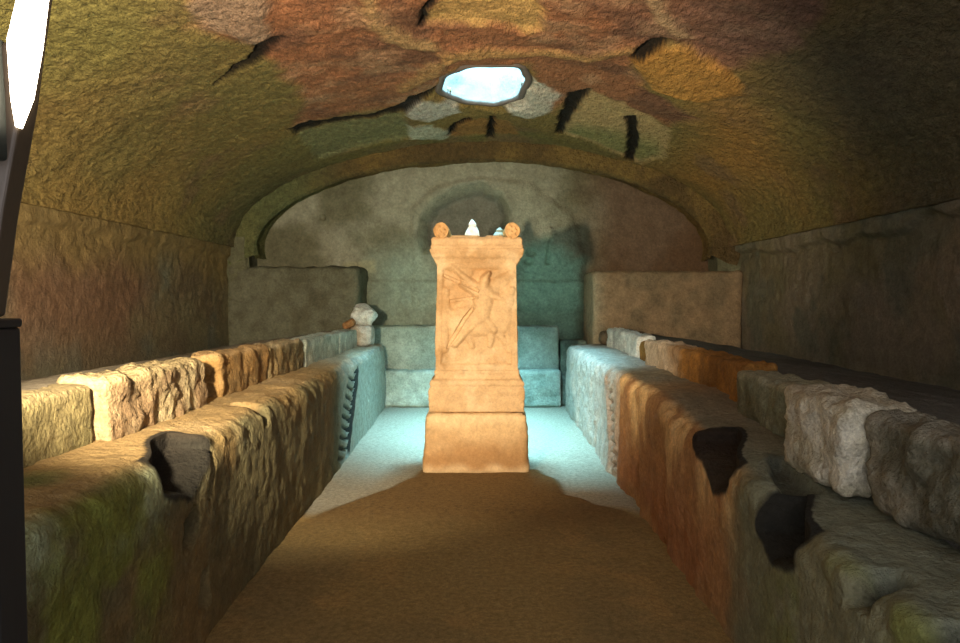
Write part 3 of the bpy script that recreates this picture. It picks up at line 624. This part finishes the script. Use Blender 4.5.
# scrolled bolster ends on the top
def bolster(x):
    n, m = 40, 48; yy = np.linspace(4.57, 5.02, n); a = np.linspace(0, 2 * math.pi, m, endpoint=False)
    P = np.zeros((n + 2, m, 3))
    for i, y in enumerate([4.565] + list(yy) + [5.025]):
        r = .052 * (0.9 + .1 * math.cos((y - 4.8) * 22)) * (1 if 0 < i < n + 1 else .0)
        if i == 1: r = .048
        P[i, :, 0] = x + r * np.cos(a); P[i, :, 1] = y; P[i, :, 2] = 1.538 + r * 1.12 * np.sin(a)
    # rosette grooves on the front disc
    rings = []
    for k, rr in enumerate(np.linspace(0.0, .046, 14)):
        g = np.zeros((m, 3)); g[:, 0] = x + rr * np.cos(a); g[:, 2] = 1.538 + rr * 1.12 * np.sin(a)
        g[:, 1] = 4.562 - .009 * np.abs(np.sin(rr / .046 * math.pi * 1.5)) - .004 * np.cos(a * 6) * (rr > .02); rings.append(g)
    P = np.concatenate([np.array(rings), P[1:]], 0)
    P[..., 1] += .006 * fbm(P, 20, 3, 9); P[..., 0] += .005 * fbm(P, 18, 3, 11)
    o = link('bolster', P, gridfaces(P.shape[0], m, wrap=True), M_marble, MC(P, None) * np.array([.95, .85, .7]), al)
    return o
bolster(PX - .225); bolster(PX + .225)
def lump(name, x0, x1, y0, y1, z0, z1, seed, parent): return rock(name, x0, x1, y0, y1, z0, z1, lambda W, n: MC(W, n), parent, seed, .008, .02, .012, M_marble)
lump('top_moulding', PX - .17, PX + .02, 4.59, 4.98, 1.485, 1.512, 61, al)
lump('top_moulding', PX + .055, PX + .17, 4.59, 4.98, 1.485, 1.512, 62, al)

# ------------------------------------------------------------------ loose pieces
def figurine(name, x, y, z, h, w, col, label, cat, seed, lean=0):
    n, m = 60, 40; t = np.linspace(0, 1, n); a = np.linspace(0, 2 * math.pi, m, endpoint=False)
    prof = np.interp(t, [0, .04, .25, .5, .62, .74, .86, .97, 1], [.0, 1, .92, .66, .5, .56, .34, .12, 0]) * w / 2
    P = np.zeros((n, m, 3)); P[..., 0] = x + prof[:, None] * np.cos(a) + lean * t[:, None] * h; P[..., 1] = y + .75 * prof[:, None] * np.sin(a); P[..., 2] = z + t[:, None] * h
    P[..., 0] += w * .12 * fbm(P, 3 / w * .5, 3, seed) * (prof[:, None] > 0); P[..., 1] += w * .12 * fbm(P, 2 / w, 3, seed + 1) * (prof[:, None] > 0)
    return tagp(link(name, P, gridfaces(n, m, wrap=True), M_marble, np.ones(P.shape) * col), label, cat)
figurine('marble_fragment', -0.072, 4.84, 1.514, .128, .105, lin(232, 236, 236), 'small white pointed marble piece standing on top of the altar', 'stone fragment', 3)
figurine('marble_fragment', 0.105, 4.86, 1.518, .072, .085, lin(150, 160, 150), 'low grey-green stone piece on the altar top beside the right scroll', 'stone fragment', 7, .1)
fr = empty('stone_fragment', (-1.16, 6.85, .67), 'broken pale marble drum leaning on a brown stone at the left bench end', 'stone fragment')
rock('lower_stone', -1.26, -1.05, 6.74, 6.98, .67, .86, c1(lin(190, 186, 174), lin(160, 140, 110)), fr, 71, .03, .05, .012, M_kerb)
d = rock('drum', -.115, .115, -.10, .10, -.10, .10, c1(lin(206, 208, 198), lin(176, 172, 156)), None, 72, .04, .075, .012, M_kerb)
d.parent = fr; d.location = (0.02, 0.02, .275); d.rotation_euler = (R(8), R(24), 0)
w_ = rock('wedge', -.06, .06, -.06, .06, -.035, .035, c1(lin(150, 108, 66), lin(120, 88, 56)), None, 73, .02, .03, .012, M_kerb)
w_.parent = fr; w_.location = (-.10, -.10, .205); w_.rotation_euler = (0, R(-30), 0)
tagp(rock('loose_stone', 1.13, 1.24, 6.85, 7.08, .672, .80, c1(lin(98, 84, 66), lin(70, 62, 50)), None, 74, .02, .06, .014, M_kerb), 'small dark loose stone at the far end of the right bench', 'stone')
# flat stone wedged in the dark hole of the left kerb is omitted: the hole stays open

# ------------------------------------------------------------------ lamp and post at the left edge
def prism(name, pts, y0, y1, mat, parent, bevel=.004):
    n = len(pts); V = [(p[0], y0, p[1]) for p in pts] + [(p[0], y1, p[1]) for p in pts]
    ar = sum(pts[i][0] * pts[(i + 1) % n][1] - pts[(i + 1) % n][0] * pts[i][1] for i in range(n))
    Fc = [tuple(range(n)), tuple(range(2 * n - 1, n - 1, -1))] + [(i, i + n, (i + 1) % n + n, (i + 1) % n) for i in range(n)]
    if ar < 0: Fc = [f[::-1] for f in Fc]
    me = bpy.data.meshes.new(name); me.from_pydata([tuple(np.array(v) - np.array(parent.location)) for v in V], [], Fc); me.update(); me.materials.append(mat)
    o = bpy.data.objects.new(name, me); COL.objects.link(o); o.parent = parent
    b = o.modifiers.new('bevel', 'BEVEL'); b.width = bevel; b.segments = 3
    return o
g = lambda px, py, Y=.80: ((px - 483) / 720 * Y, 1.1 + (300 - py) / 720 * Y)    # metres on an upright plane Y ahead of the eye
post = empty('gate_post', (-.60, .78, 0), 'black square metal post at the left edge of the aisle', 'post')
prism('upright', [(-.66, 0.0), (-.509, 0.0), (-.511, .55), (-.5145, 1.07), (-.66, 1.07)], .75, .80, M_metal, post)
prism('cap', [(-.665, 1.07), (-.5125, 1.07), (-.5125, 1.080), (-.665, 1.080)], .745, .80, M_metal, post, .003)
lamp = empty('slanted_lamp', (-.56, .78, 1.081), 'glowing white slanted lamp in a dark housing above the black post', 'lamp')
hs = prism('housing', [g(34, -55, .77), g(72, -55), g(59, 0), g(50, 55), g(42, 110), g(21, 214), g(5, 317), g(-30, 317, .77), g(-30, 60, .77), g(11, 42, .77), g(22, 0, .77)], .77, .80, M_bronze, lamp)
prism('diffuser', [g(61, -55, .772), g(52, 0, .772), g(45, 50, .772), g(35, 100, .772), g(23, 129, .772), g(19, 128, .768), g(13, 100, .765), g(10, 42, .765), g(21, 0, .765), g(33, -55, .765)], .765, .7755, M_glow, lamp, .002)
prism('ballast_box', [g(11, 44, .78), g(14, 100, .78), g(15, 163, .78), g(-30, 165, .78), g(-30, 40, .78)], .745, .78, M_green, lamp)
